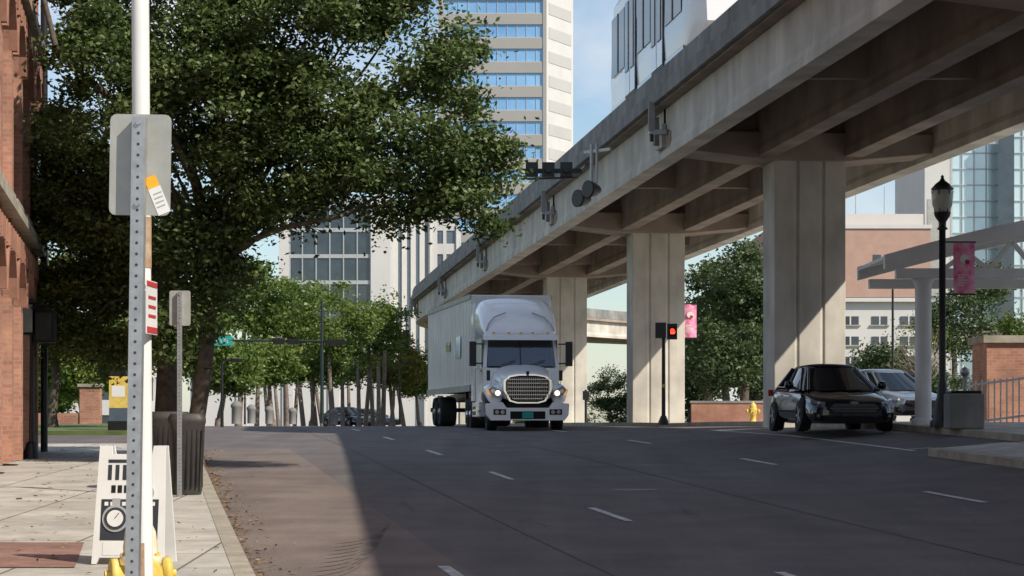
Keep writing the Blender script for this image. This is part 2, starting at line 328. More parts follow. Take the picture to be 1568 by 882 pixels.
tree('yellow_leaved_tree',G(80,62),W(88,500,62),.14,[E(110,425,62,55,1.5,45),E(90,520,62,55,1.5,45),E(190,560,62,40,1.5,40)],80,330,.12,L_yel,M['bark'],.5,nb=10)
ave=[(300,515,88,60,60),(375,455,98,78,62),(440,480,112,75,65),(345,560,92,50,40),(505,490,118,70,62),(565,500,126,64,58),(605,555,140,42,45),(480,555,122,50,35),(410,555,104,50,30),(180,520,85,60,60),(120,560,80,60,45),(635,575,150,25,35),(60,600,85,50,35)]
for px,py,Y,rx,rz in ave:
    tree('avenue_tree',G(px+random.uniform(-12,12),Y),W(px,py+rz*.6,Y),.12,[E(px,py,Y,rx,2.4,rz),E(px+rx*.4,py+rz*.35,Y,rx*.6,1.8,rz*.5),E(px-rx*.45,py+rz*.3,Y,rx*.5,1.8,rz*.5)],58,165,.215,random.choice([L_ave,L_ave,L_yel]) if px>340 else L_ave,M['barkl'],.62,nb=8,vb=.1)
e=empty('distant_tree_row'); b=MB()
for px in list(range(395,620,14)):
    Y=random.uniform(120,170); p=G(px+random.uniform(-5,5),Y,0); b.cyl(p,(p[0]+R.normal()*.3,Y,4.2),.16,.1,M['barkl'],7)
b.build('trunks',parent=e); crown('canopy',[E(px,565,150,40,4,24) for px in range(400,630,30)],70,180,.25,L_ave,e,.8,vb=.1)
for px,py,Y,rx,rz in [(1085,470,105,60,70),(1140,440,100,55,70),(1110,540,98,70,60),(1160,560,105,50,50),(1060,570,110,30,50),(935,600,190,40,35),(1000,580,200,40,40)]:
    tree('park_tree',G(px,Y),W(px,py+rz*.5,Y),.2,[E(px,py,Y,rx,2.6,rz),E(px+15,py+30,Y,rx*.8,2,rz*.7)],66,180,.205,L_dark,M['bark'],.65,nb=8,vb=.05)
for px,py,Y,rx,rz in [(1350,565,95,42,40),(1460,500,100,60,50),(1500,440,105,35,30),(1400,590,90,50,30)]:
    tree('park_tree',G(px,Y),W(px,py+rz*.5,Y),.15,[E(px,py,Y,rx,2.2,rz)],40,200,.18,L_dark,M['bark'],.6,nb=8)
e=empty('bare_tree',G(1412,80)); b=MB()
for i in range(40):
    a=R.uniform(0,6.28); l=R.uniform(.8,1.5); h=R.uniform(1.2,2); q=(math.cos(a)*l,math.sin(a)*l,h+R.uniform(.6,1.8)); limb(b,wob((0,0,h),q,4,.07),.03,.008,M['barkl'],5)
b.cyl((0,0,-.1),(0,0,2.4),.09,.05,M['barkl']); b.build('branches',parent=e); crown('sparse_leaves',[((0,0,3),(1.4,1.2,1.0))],30,25,.1,L_yel,e,.5)
e=empty('hedge'); crown('foliage',[((-S*y+ u,y,.35),(1.5,1,.4)) for y,u in [(110,19),(112,22),(108,25),(112,28),(112,31)]],40,260,.14,L_dark,e,.5)
# ---------------- elevated guideway ----------------
path=[]
for y in np.arange(-5,141,5): path.append((7.45-.1173*(y-55),float(y)))
x0,y0=path[-1]; ang=math.atan2(1,-.1173); rad=46
cx,cy=x0+rad*math.sin(ang),y0-rad*math.cos(ang)
for i in range(1,23):
    t=ang+math.pi/2-i*math.radians(5); path.append((cx+rad*math.cos(t),cy+rad*math.sin(t)))
def frame(i):
    a=path[max(0,i-1)]; c=path[min(len(path)-1,i+1)]; d=Vector((c[0]-a[0],c[1]-a[1])).normalized(); return Vector((d.y,-d.x))
gw=empty('elevated_guideway')
def sweep(b,sec,m):
    rings=[]
    for i,(x,y) in enumerate(path):
        nn=frame(i); rings.append([(x+nn.x*o,y+nn.y*o,z) for o,z in sec])
    b.loft(rings,m,sm=False)
def rect(a,c,z0,z1): return [(a,z0),(c,z0),(c,z1),(a,z1)]
b=MB()
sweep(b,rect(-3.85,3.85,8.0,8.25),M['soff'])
sweep(b,[(-3.87,8.22),(-3.65,8.22),(-3.68,8.9),(-3.84,8.9)],M['concd']); sweep(b,[(3.65,8.22),(3.87,8.22),(3.84,8.9),(3.68,8.9)],M['concd'])
sweep(b,rect(-3.99,-3.875,8.05,8.38),M['concd'])
for o in(-2.9,-1.1,1.1,2.9): sweep(b,rect(o-.2,o+.2,8.252,8.5),M['concd'])
b.build('deck_and_parapets',parent=gw)
b=MB()
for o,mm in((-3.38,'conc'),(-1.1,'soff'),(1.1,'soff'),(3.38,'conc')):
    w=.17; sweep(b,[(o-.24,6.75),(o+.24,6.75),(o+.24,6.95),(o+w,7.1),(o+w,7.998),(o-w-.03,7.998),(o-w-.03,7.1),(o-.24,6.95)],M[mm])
b.build('girders',parent=gw,bevel=.01)
def onpath(y): return 7.45-.1173*(y-55)
piers=[14,34.4,55,75.6,98,119,140]
th=math.atan(.1173)
for y in piers:
    x=onpath(y); p=MB(); g=gz(x,y)
    w=.92;d=.62; sec=[(-w,-d),(-.38,-d),(-.36,-d+.05),(-.30,-d+.05),(-.28,-d),(.28,-d),(.30,-d+.05),(.36,-d+.05),(.38,-d),(w,-d),(w,d),(-w,d)]
    rings=[[(a,c,z) for a,c in sec] for z in(g-.3,6.0)]+[[(a*1.0,c*1.05,6.7) for a,c in sec]]
    p.loft(rings,M['conc'],sm=False)
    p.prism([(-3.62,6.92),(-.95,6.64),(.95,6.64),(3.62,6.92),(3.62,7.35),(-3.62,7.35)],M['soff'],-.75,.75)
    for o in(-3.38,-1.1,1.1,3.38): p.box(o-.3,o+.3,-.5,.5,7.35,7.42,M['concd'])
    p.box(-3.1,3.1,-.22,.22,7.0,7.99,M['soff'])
    p.build('pier',loc=(x,y,0),rz=th,parent=gw,bevel=.02)
    q=MB()
    q.box(-4.1,-3.95,-.5,-.34,7.35,8.1,M['concd']); q.box(-4.1,-3.64,-.5,-.34,7.28,7.4,M['steel'])
    q.box(-3.72,-3.6,-.15,.6,7.0,7.6,M['conc']); q.box(-3.84,-3.72,.15,.36,7.1,7.8,M['concd']); q.cyl((-4.02,-.42,7.1),(-4.02,-.42,7.35),.05,.05,M['black'])
    q.box(-3.63,-3.575,-.02,.02,7.1,7.99,M['void'])
    q.build('fascia_bracket',loc=(x,y,0),rz=th,parent=gw,bevel=.01)
q=MB()
for y in np.arange(24,140,10.3):
    x=onpath(y); q.box(x-3.2,x+3.2,y-.12,y+.12,7.15,7.99,M['soff'])
for y in np.arange(12,140,3.4):
    x=onpath(y)-3.865; q.box(x-.006,x+.05,y-.012,y+.012,8.40,8.9,M['void'])
q.build('diaphragms_and_joints',parent=gw)
for i in(33,37,41,45,49):
    if i<len(path):
        x,y=path[i]; q=MB(); q.box(x-.8,x+.8,y-.6,y+.6,-.6,6.9,M['conc']); q.box(x-3,x+3,y-.8,y+.8,6.7,7.3,M['soff']); q.build('curve_pier',parent=gw)
tr=empty('people_mover_train',(onpath(58)-2.15,58,8.75),math.atan(.1173))
b=MB()
def rs(y,hw_,z0,z1,k=.25): return [(-hw_,y,z0),(-hw_-.04,y,z0+.9),(-hw_+.02,y,z1-k*2),(-hw_+k,y,z1-.06),(0,y,z1),(hw_-k,y,z1-.06),(hw_-.02,y,z1-k*2),(hw_+.04,y,z0+.9),(hw_,y,z0)]
b.loft([rs(-6.5,1.05,.9,2.9),rs(-6.2,1.26,.5,3.5),rs(-5.3,1.38,.3,3.9),rs(5.3,1.38,.3,3.9),rs(6.2,1.26,.5,3.5),rs(6.5,1.05,.9,2.9)],M['whitegloss'])
for sgn in(-1,1):
    def pl(off,y0_,y1_,z0_,z1_,m): x=sgn*off; b.box(min(x,x+sgn*.02),max(x,x+sgn*.02),y0_,y1_,z0_,z1_,m)
    for ya,yb in((-5.2,-3.1),(-1.0,.95),(3.05,5.2)): pl(1.42,ya,yb,1.35,3.05,M['glassd'])
    for y in(-2.05,2.0):
        pl(1.42,y-.85,y+.85,.4,3.3,M['black']); 
        for s2 in(-1,1): pl(1.445,min(y+s2*.04,y+s2*.79),max(y+s2*.04,y+s2*.79),.45,3.22,M['whitegloss']); pl(1.47,min(y+s2*.14,y+s2*.66),max(y+s2*.14,y+s2*.66),1.1,3.05,M['glassd'])
    for y in(-4.1,.0,4.1): pl(1.445,y-.03,y+.03,1.35,3.05,M['alu'])
    pl(1.40,-5.4,5.4,.28,.5,M['bluegray'])
    b.prism([(-1.0,1.55),(1.0,1.55),(.95,2.8),(-.95,2.8)],M['glassd'],sgn*6.3,sgn*6.53)
    b.box(-1.3,1.3,sgn*3.6-.7,sgn*3.6+.7,-.25,.4,M['black'])
b.box(-1.1,1.1,-5.2,5.2,.05,.32,M['black'])
b.build('car_body',parent=tr,bevel=.03)
def flood(px,py,Y):
    e=empty('floodlight_cluster',W(px,py,Y)); b=MB(); b.cyl((0,0,0),(0,0,1.3),.05,.05,M['steel']); b.cyl((.22,0,-.1),(.22,0,1.3),.035,.035,M['steel']); b.beam((-.3,0,1.1),(.7,.1,1.1),.08,.08,M['steel'])
    for x,z in((-.34,-.2),(.1,.02)):
        b.lathe((x,-.05,z),[(.08,.26),(.17,.12),(.24,-.12),(.25,-.19),(.22,-.19)],M['black'],14,'y'); b.lathe((x,-.05,z),[(.21,-.17),(.21,-.18)],M['dlens'],14,'y'); b.cyl((x,.0,z+.1),(0.05,0,.15),.03,.03,M['black'])
    b.build('lamps_and_bracket',parent=e,rz=-.9)
flood(906,292,60)
e=empty('overhead_signal_gantry',W(840,262,66)); b=MB()
b.beam((-.9,0,0),(1.0,0,0),.14,.14,M['dkgreen']); b.beam((-.9,0,-.25),(.9,0,-.2),.1,.06,M['black'])
for x in(-.7,-.2,.35): b.box(x,x+.38,-.14,.14,-.18,.26,M['black']); b.cyl((x+.19,-.3,.05),(x+.19,-.14,.05),.12,.12,M['black'])
b.beam((1.0,0,0),(1.6,.3,.6),.1,.1,M['steel']); b.build('signals',parent=e)
e=empty('hanging_traffic_signal',W(622,520,135)); b=MB(); b.box(-.2,.2,-.2,.2,-.6,.6,M['black']); b.beam((0,0,.6),(0,0,1.9),.08,.08,M['black'])
for z in(-.38,0,.38): b.cyl((0,-.35,z),(0,-.2,z),.14,.14,M['black'])
b.build('housing',parent=e)
# ---------------- truck ----------------
def wheel(b,x,y,z,r,w,side,rim,hub=False):
    s=side; b.lathe((x,y,z),[(r*.6,0),(r*.93,0),(r,s*w*.15),(r,s*w*.85),(r*.93,s*w),(r*.62,s*w),(r*.6,s*w*.9)],M['rubber'],28,'x')
    b.lathe((x,y,z),[(r*.6,s*w*.8),(r*.62,s*w*.93),(r*.5,s*w*.80),(r*.22,s*w*.78),(r*.2,s*w*1.02),(r*.1,s*w*1.05)],rim,20,'x')
tkl=(.45,61.3,gz(.48,61.3)); tk=empty('semi_truck',tkl,math.atan(.092))
b=MB(); wt=M['whitegloss']
b.prism([(-1.17,.45),(-1.05,.30),(1.05,.30),(1.17,.45),(1.19,.78),(.72,.82),(.60,.66),(-.60,.66),(-.72,.82),(-1.19,.78)],wt,0,.4)
b.box(-.58,.58,.02,.3,.66,.78,M['void']); b.box(-.5,.5,-.012,.0,.34,.56,M['void'])
for s in(-1,1): b.box(min(s*.62,s*.98),max(s*.62,s*.98),-.012,.0,.46,.62,M['void']); b.cyl((s*.72,-.03,.54),(s*.72,0,.54),.06,.06,M['dlens']); b.cyl((s*.88,-.03,.54),(s*.88,0,.54),.06,.06,M['dlens'])
b.box(-.16,.16,-.03,-.014,.36,.53,M['teal'])
b.build('bumper',parent=tk,bevel=.03)
b=MB()
def hr(y,w,z0,z1,sh): return [(-w,y,z0),(-w,y,z0+(z1-z0)*.5),(-w*.96,y,z1-sh),(-w*.72,y,z1-sh*.25),(-w*.3,y,z1),(w*.3,y,z1),(w*.72,y,z1-sh*.25),(w*.96,y,z1-sh),(w,y,z0+(z1-z0)*.5),(w,y,z0)]
b.loft([hr(.12,.70,.8,1.50,.18),hr(.2,.76,.8,1.62,.2),hr(.8,.82,.8,1.78,.24),hr(1.4,.88,.8,1.90,.26),hr(2.0,.96,.8,2.0,.2)],wt)
for s in(-1,1):
    pr=[]
    for y,w0,w1,zt in((.16,.66,1.02,1.12),(.35,.68,1.15,1.28),(.8,.74,1.21,1.36),(1.3,.8,1.21,1.36),(1.75,.85,1.2,1.2),(2.1,.9,1.18,.95)):
        zb=.72 if y<.3 else (1.05 if .5<y<1.8 else .75)
        pr.append([(s*w0,y,zb),(s*w0,y,zt+.06),(s*(w0+w1)/2,y,zt+.03),(s*w1*.97,y,zt-.06),(s*w1,y,(zt+zb)/2),(s*w1,y,zb)])
    b.loft(pr,wt)
b.build('hood_and_fenders',parent=tk,sub=2)
b=MB()
gp=lambda k:[(-.50*k,.84),(-.66*k,1.15),(-.66*k,1.44),(-.52*k,1.57),(-.25*k,1.62),(.25*k,1.62),(.52*k,1.57),(.66*k,1.44),(.66*k,1.15),(.50*k,.84),(.3*k,.78),(-.3*k,.78)]
b.prism(gp(1.05),M['chrome'],.045,.14); b.prism([(x*.95,1.2+(z-1.2)*.90) for x,z in gp(1.0)],M['void'],.03,.044)
for i in range(-11,12):
    x=i*.054; h0=.34-.12*max(0,(abs(i)-6)/5); b.box(x-.007,x+.007,.005,.028,1.2-h0,1.2+.34-.05*(abs(i)/11)**2,M['chrome'])
for z in(.92,1.03,1.14,1.25,1.36,1.47): 
    ww=.44 if z<1 else .58; b.box(-ww,ww,.012,.026,z-.009,z+.009,M['chrome'])
b.prism([(-.03,1.58),(.03,1.58),(.05,1.70),(-.05,1.70)],M['black'],.02,.1)
for s in(-1,1):
    q=[(s*.70,.98),(s*1.0,1.0),(s*1.12,1.18),(s*1.0,1.28),(s*.74,1.14)]
    b.prism(q,M['dlens'],.08,.2); b.prism([(s*1.05,1.02),(s*1.14,1.06),(s*1.17,1.2),(s*1.12,1.2)],M['amber'],.12,.25)
    b.cyl((s*.85,.04,1.08),(s*.85,.1,1.08),.075,.08,M['headlit']); b.cyl((s*.99,.06,1.14),(s*.99,.1,1.14),.055,.06,M['lens'])
    b.beam((s*.80,.5,1.40),(s*.86,1.7,1.50),.012,.02,M['mull'])
b.build('grille_and_headlamps',parent=tk,bevel=.006)
b=MB()
b.box(-1.12,1.12,2.0,4.9,.85,1.88,wt)
b.hexa([(-1.12,3.1,1.88),(1.12,3.1,1.88),(1.15,4.9,1.88),(-1.15,4.9,1.88),(-1.12,3.1,2.75),(1.12,3.1,2.75),(1.15,4.9,2.75),(-1.15,4.9,2.75)],wt)
for s in(-1,1):
    b.hexa([(s*1.12,1.98,1.86),(s*1.02,1.96,1.86),(s*1.02,2.1,1.86),(s*1.12,2.12,1.86),(s*1.06,2.32,2.72),(s*.95,2.28,2.72),(s*.95,2.42,2.72),(s*1.06,2.45,2.72)],wt)
    b.box(min(s*1.05,s*1.11),max(s*1.05,s*1.11),2.95,3.12,1.88,2.72,wt)
    b.box(min(s*1.08,s*1.09),max(s*1.08,s*1.09),2.2,2.95,1.9,2.68,M['glassd'])
    b.box(min(s*1.12,s*1.128),max(s*1.12,s*1.128),2.3,3.05,1.0,1.86,wt)
    b.box(min(s*1.128,s*1.16),max(s*1.128,s*1.16),2.4,2.6,1.75,1.79,M['black'])
    b.box(min(s*1.0,s*1.22),max(s*1.0,s*1.22),2.3,5.0,.42,.86,wt)
    b.box(min(s*1.15,s*1.25),max(s*1.15,s*1.25),2.3,3.2,.55,.62,M['chrome'])
    b.box(min(s*1.13,s*1.2),max(s*1.13,s*1.2),4.9,5.7,.9,3.9,wt)
b.box(-1.0,1.0,3.0,3.05,1.86,2.7,M['void'])
b.box(-1.0,1.0,2.0,2.45,1.84,1.89,M['black'])
b.build('cab',parent=tk,bevel=.03)
b=MB(); b.hexa([(-1.0,2.0,1.9),(1.0,2.0,1.9),(1.0,2.02,1.9),(-1.0,2.02,1.9),(-.94,2.3,2.7),(.94,2.3,2.7),(.94,2.32,2.7),(-.94,2.32,2.7)],M['glass']); b.build('windscreen',parent=tk)
b=MB(); b.beam((-.01,1.985,1.92),(-.01,2.28,2.7),.03,.02,M['black'])
for x in(-.6,.25): b.beam((x,1.93,1.93),(x+.45,2.0,2.08),.02,.02,M['black'])
b.hexa([(-1.1,1.98,2.66),(1.1,1.98,2.66),(1.1,2.3,2.72),(-1.1,2.3,2.72),(-1.08,2.02,2.8),(1.08,2.02,2.8),(1.08,2.3,2.86),(-1.08,2.3,2.86)],wt)
for x in(-.8,-.35,0,.35,.8): b.box(x-.04,x+.04,2.02,2.1,2.86,2.90,M['orange'])
b.build('visor_and_wipers',parent=tk,bevel=.015)
b=MB()
def fr(y,w,z,c): return [(-w,y,2.70),(-w,y,2.70+(z-2.7)*.55),(-w*.93,y,z-c),(-w*.6,y,z-c*.25),(0,y,z),(w*.6,y,z-c*.25),(w*.93,y,z-c),(w,y,2.70+(z-2.7)*.55),(w,y,2.70)]
b.loft([fr(2.12,1.0,2.92,.05),fr(2.4,1.08,3.15,.08),fr(2.9,1.13,3.55,.12),fr(3.5,1.17,3.88,.14),(fr(4.3,1.2,4.06,.14)),fr(5.4,1.22,4.10,.12)],wt)
b.build('roof_fairing',parent=tk,sub=2)
b=MB()
for s in(-1,1):
    pp=[(s*1.0,2.26,2.96),(s*.92,2.42,3.16),(s*.75,2.62,3.36),(s*.4,2.74,3.50)]
    for p,q in zip(pp[:-1],pp[1:]): b.cyl(p,q,.025,.025,M['mull'],6)
    b.box(min(s*1.32,s*1.52),max(s*1.32,s*1.52),1.95,2.1,1.9,2.62,M['black']); b.box(min(s*1.34,s*1.5),max(s*1.34,s*1.5),2.1,2.115,1.95,2.58,M['chrome'])
    b.beam((s*1.1,2.1,2.55),(s*1.4,2.02,2.55),.04,.04,M['black']); b.beam((s*1.1,2.1,1.98),(s*1.4,2.02,1.98),.04,.04,M['black'])
    b.box(min(s*1.0,s*1.1),max(s*1.0,s*1.1),.9,1.0,1.45,1.75,M['black'])
    b.cyl((s*.95,3.3,.6),(s*.95,4.6,.6),.3,.3,M['chrome'],20)
b.box(-.45,.45,.5,11,.55,.85,M['black'])
b.build('mirrors_and_frame',parent=tk,bevel=.02)
b=MB()
for s in(-1,1):
    wheel(b,s*.80,1.15,.51,.51,.3,s,M['chrome'])
    for y in(6.0,7.35): wheel(b,s*.66,y,.51,.51,.56,s,M['chrome'])
b.box(-.75,.75,.6,1.8,.3,1.0,M['void']); b.build('wheels',parent=tk)
t2=empty('box_trailer',(-.03,67.6,-.06),math.atan(.172)); 
b=MB(); b.box(-1.28,1.28,0,10.2,1.15,4.12,M['trailer']); b.build('box',parent=t2,bevel=.04)
b=MB()
for s in(-1,1):
    for y in np.arange(.3,10,.6): b.box(min(s*1.281,s*1.288),max(s*1.281,s*1.288),y,y+.03,1.35,3.95,M['trailer'])
    b.box(min(s*1.281,s*1.32),max(s*1.281,s*1.32),0,10.2,1.1,1.3,M['alu']); b.box(min(s*1.281,s*1.32),max(s*1.281,s*1.32),0,10.2,3.98,4.13,M['alu'])
    for y in(7.6,8.9): wheel(b,s*.68,y,.51,.51,.56,s,M['steel'])
    b.box(s*1.0-.05,s*1.0+.05,2.6,2.7,0.1,1.15,M['black']); b.box(min(s*1.305,s*1.315),max(s*1.305,s*1.315),2,3.0,2.2,2.9,M['blueglass']); b.box(min(s*1.305,s*1.315),max(s*1.305,s*1.315),4.4,5.3,2.5,2.8,M['bluegray'])
b.box(-.5,.5,.2,10,.85,1.12,M['black']); b.box(-1.2,1.2,10.0,10.1,.5,.65,M['black']); b.build('trim_and_wheels',parent=t2)
me=bpy.data.meshes.new('driver'); vv=[(0,0,0),(0,0,.3),(0,0,.48),(0,-.01,.58),(0,-.02,.70),(0,-.02,.80),(-.2,0,.46),(-.27,-.1,.22),(-.2,-.42,.2),(.2,0,.46),(.27,-.1,.22),(.2,-.42,.2),(-.1,-.42,0),(.1,-.42,0)]
me.from_pydata(vv,[(0,1),(1,2),(2,3),(3,4),(4,5),(2,6),(6,7),(7,8),(2,9),(9,10),(10,11),(0,12),(0,13)],[])
dr=bpy.data.objects.new('driver',me); C.objects.link(dr); dr.modifiers.new('skin','SKIN'); 
me.skin_vertices.new() if not me.skin_vertices else None
for sv,r in zip(me.skin_vertices[0].data,[.16,.17,.12,.055,.10,.085,.075,.055,.04,.075,.055,.04,.08,.08]): sv.radius=(r,r)
me.skin_vertices[0].data[0].use_root=True
me.materials.append(M['skin']); ss=dr.modifiers.new('s','SUBSURF'); ss.levels=ss.render_levels=2
a=math.atan(.092); lx,ly=.48,2.75; dr.location=(tkl[0]+lx*math.cos(a)-ly*math.sin(a),tkl[1]+lx*math.sin(a)+ly*math.cos(a),tkl[2]+1.7); dr.rotation_euler=(0,0,a)
# ---------------- cars ----------------
def car(name,loc,rz,paint,plate=True):
    e=empty(name,loc,rz)
    def ring(s,w,zb,zt):
        h=zt-zb; P=[(0,zb),(.7*w,zb),(.93*w,zb+.05*h),(w,zb+.28*h),(w*.985,zb+.62*h),(w*.93,zb+.86*h),(w*.80,zt-.015),(w*.62,zt+.012),(w*.3,zt),(0,zt+.01)]
        return [(x,s,z) for x,z in P]+[(-x,s,z) for x,z in P[-2:0:-1]]
    b=MB(); st=[(0,.60,.24,.50),(.04,.72,.19,.57),(.20,.86,.15,.66),(.6,.91,.15,.75),(1.1,.925,.15,.83),(1.4,.93,.15,.88),(2.4,.93,.15,.93),(3.5,.93,.15,.96),(4.2,.91,.18,1.01),(4.65,.84,.24,1.03),(4.83,.76,.3,.95),(4.87,.66,.4,.8)]
    b.loft([ring(*q) for q in st],paint); b.build('body',parent=e,sub=2)
    def loop(s0,s1,w,z,wf=.86): 
        P=[(-w*wf,s0),(-w*.5,s0-.06),(0,s0-.09),(w*.5,s0-.06),(w*wf,s0),(w,s0+.25),(w*1.0,(s0+s1)/2),(w*.97,s1-.3),(w*.8,s1),(0,s1+.06),(-w*.8,s1),(-w*.97,s1-.3),(-w,(s0+s1)/2),(-w,s0+.25)]
        return [(x,y,z) for x,y in P]
    g0=loop(1.15,4.5,.82,.85); g1=loop(2.1,3.8,.58,1.34); g2=loop(2.2,3.65,.52,1.41); g3=loop(2.5,3.4,.3,1.445)
    b=MB(); b.loft([g0,g1],M['glassd'],cap=False); b.build('windows',parent=e,fix=True)
    b=MB(); b.loft([[(x*1.01,y,z-.02) for x,y,z in g1],g1,g2,g3],paint)
    for i in(0,4,5,13): 
        p=Vector(g0[i]);q=Vector(g1[i]); b.cyl(p,q,.032,.03,paint,8)
    for i in(8,10,7,11): b.cyl(g0[i],g1[i],.07,.05,paint,8)
    b.cyl(g0[6],g1[6],.03,.03,M['black'],6);b.cyl(g0[12],g1[12],.03,.03,M['black'],6)
    for s in(-1,1):
        b.lathe((s*1.0,1.75,.97),[(.03,-.09),(.085,-.07),(.09,0),(.085,.07),(.05,.09)],paint,12,'x'); b.beam((s*.85,1.75,.91),(s*.95,1.75,.94),.05,.04,M['black'])
        b.box(min(s*.925,s*.94),max(s*.925,s*.94),2.45,2.62,.78,.81,M['dchrome']); b.box(min(s*.925,s*.94),max(s*.925,s*.94),3.4,3.57,.80,.83,M['dchrome'])
        b.beam((s*.82,1.5,.92),(s*.83,3.9,.97),.02,.02,M['chrome'])
    b.beam((-.5,1.05,.855),(.0,1.17,.88),.02,.02,M['black']); b.beam((.1,1.05,.855),(.6,1.19,.87),.02,.02,M['black'])
    b.box(-.1,.1,2.0,2.06,1.22,1.28,M['mull'])
    b.build('roof_pillars_mirrors',parent=e)
    b=MB()
    b.prism([(-.42,.38),(-.58,.45),(-.52,.56),(.52,.56),(.58,.45),(.42,.38)],M['void'],-.03,.12)
    for z in(.40,.43,.46,.49,.52,.55): b.box(-.52+abs(z-.47)*1.2,.52-abs(z-.47)*1.2,-.042,-.03,z-.005,z+.005,M['dchrome'])
    b.prism([(-.66,.19),(-.55,.29),(.55,.29),(.66,.19)],M['void'],-.012,.12); b.box(-.26,.26,-.05,-.02,.30,.37,M['black'])
    b.prism([(.09*math.cos(t),.575+.035*math.sin(t)) for t in np.linspace(0,6.1,14)],M['dchrome'],-.035,.02)
    for s in(-1,1):
        b.hexa([(s*.60,.035,.52),(s*.86,.24,.57),(s*.895,.5,.63),(s*.58,.12,.53),(s*.58,.05,.59),(s*.85,.26,.645),(s*.895,.54,.67),(s*.56,.12,.60)],M['dlens'])
        b.lathe((s*.72,.10,.58),[(.03,-.03),(.03,.0)],M['lens'],10,'y')
        b.prism([(s*.66,.22),(s*.82,.26),(s*.82,.38),(s*.70,.36)],M['void'],.03,.15); b.cyl((s*.74,.01,.31),(s*.74,.06,.31),.035,.035,M['dlens'])
        for y in(.98,3.83):
            b.cyl((s*.80,y,.33),(s*.938,y,.35),.355,.365,M['void'],28,sm=False); wheel(b,s*.73,y,.325,.325,.225,s,M['dchrome'])
            for k in range(5):
                a=k*2*math.pi/5; b.beam((s*.955,y,.325),(s*.955,y+.21*math.cos(a),.325+.21*math.sin(a)),.02,.05,M['alu'])
        b.box(min(s*.6,s*.86),max(s*.6,s*.86),4.78,4.84,.78,.92,M['red'])
    b.build('lamps_grille_wheels',parent=e); return e
cx,cyy=(1308-784)*45.4/F,45.4
o=car('parked_car',(cx,cyy,gz(cx+.3,cyy+2)+.03),math.atan(.07),M['navy']); o.scale=(1.03,1.03,1.03)
p=G(1416,57,.13); car('parked_car',p,math.atan(.3),M['bluegray'])
p=G(563,150,0); car('parked_car',p,math.atan(.8),M['navy'])
p=G(610,165,0); car('parked_car',p,math.atan(2.5),M['bluegray'])
# ---------------- foreground ----------------
def post_sign(name,base,h,sw,sh,tilt=0,perf=True,stick=False,w=.055):
    e=empty(name,base); b=MB()
    b.box(-w/2,w/2,-w/2,w/2,0,h,M['steel'])
    if perf:
        z=.1
        while z<h: b.cyl((0,-w/2-.0015,z),(0,-w/2+.01,z),.007,.007,M['print'],8); z+=.0508
    zc=h-sh/2+.02
    pts=[]; r=.03
    for cxx,czz,a0 in((sw/2-r,sh/2-r,0),(-sw/2+r,sh/2-r,90),(-sw/2+r,-sh/2+r,180),(sw/2-r,-sh/2+r,270)):
        for k in range(4): a=math.radians(a0+k*30); pts.append((cxx+r*math.cos(a),zc+czz+r*math.sin(a)))
    b.prism(pts,M['alu'],w/2+.001,w/2+.005); 
    for zz in(zc+sh*.4,zc-sh*.4): b.cyl((0,-w/2-.012,zz),(0,w/2,zz),.012,.012,M['steel'],8)
    if stick:
        q=lambda x0,z0,ww,hh,a:[(x0+ww*c*math.cos(a)-hh*d*math.sin(a),z0+ww*c*math.sin(a)+hh*d*math.cos(a)) for c,d in((-.5,-.5),(.5,-.5),(.5,.5),(-.5,.5))]
        b.prism(q(.055,zc-.08,.055,.055,.4),M['orange'],w/2-.001,w/2+.0005); b.prism(q(.092,zc-.165,.06,.13,.4),M['white'],w/2-.001,w/2+.0005)
        for k in range(4): b.prism(q(.083+k*.006,zc-.13-k*.02,.04,.005,.4),M['mull'],w/2-.003,w/2-.0012)
    b.build('post_and_plate',parent=e); e.rotation_euler=(0,tilt,0); return e
g10=gz(-1.75,10)+.13
base=(W(199,650,10)[0],10,g10); hh=(650-180)*10/F-g10
post_sign('parking_sign',base,hh,.285,.47,math.atan(((211-199))/F*10/hh*1.25),stick=True,w=.062)
e=empty('white_pole',(W(222,650,10.6)[0],10.6,gz(-1.8,10.6)+.13)); b=MB(); b.cyl((0,0,0),(-.035,0,5.5),.046,.042,M['white'],20); b.cyl((-.0115,0,.70),(-.014,0,.95),.0475,.0475,M['rust'],16); b.cyl((-.0145,0,2.30),(-.016,0,2.55),.0475,.0475,M['rust'],16); b.cyl((0,0,0),(0,0,.15),.09,.06,M['white'],16)
b.build('pole',parent=e)
e=empty('red_and_white_sign',(W(232,471,10.5)[0],10.5,W(232,471,10.5)[2]),math.radians(87)); b=MB(); b.box(-.12,.12,-.002,.002,-.13,.13,M['white'])
for s in(-1,1):
    for z0_,z1_ in((.10,.125),(-.125,-.095)): b.box(-.11,.11,s*.0035-.001,s*.0035+.001,z0_,z1_,M['red'])
    for k in range(3): b.box(-.08,.08,s*.0035-.001,s*.0035+.001,-.05+k*.045,-.035+k*.045,M['red'])
b.beam((-.02,0,.1),(-.02,.05,.1),.02,.02,M['steel']); b.build('plate',parent=e)
p=(W(275,0,29.5)[0],29.5); p=(p[0],p[1],gz(*p)+.13); h2=(650-447)*29.5/F-p[2]
post_sign('parking_sign',p,h2,.29,.48,0,perf=True,w=.06)
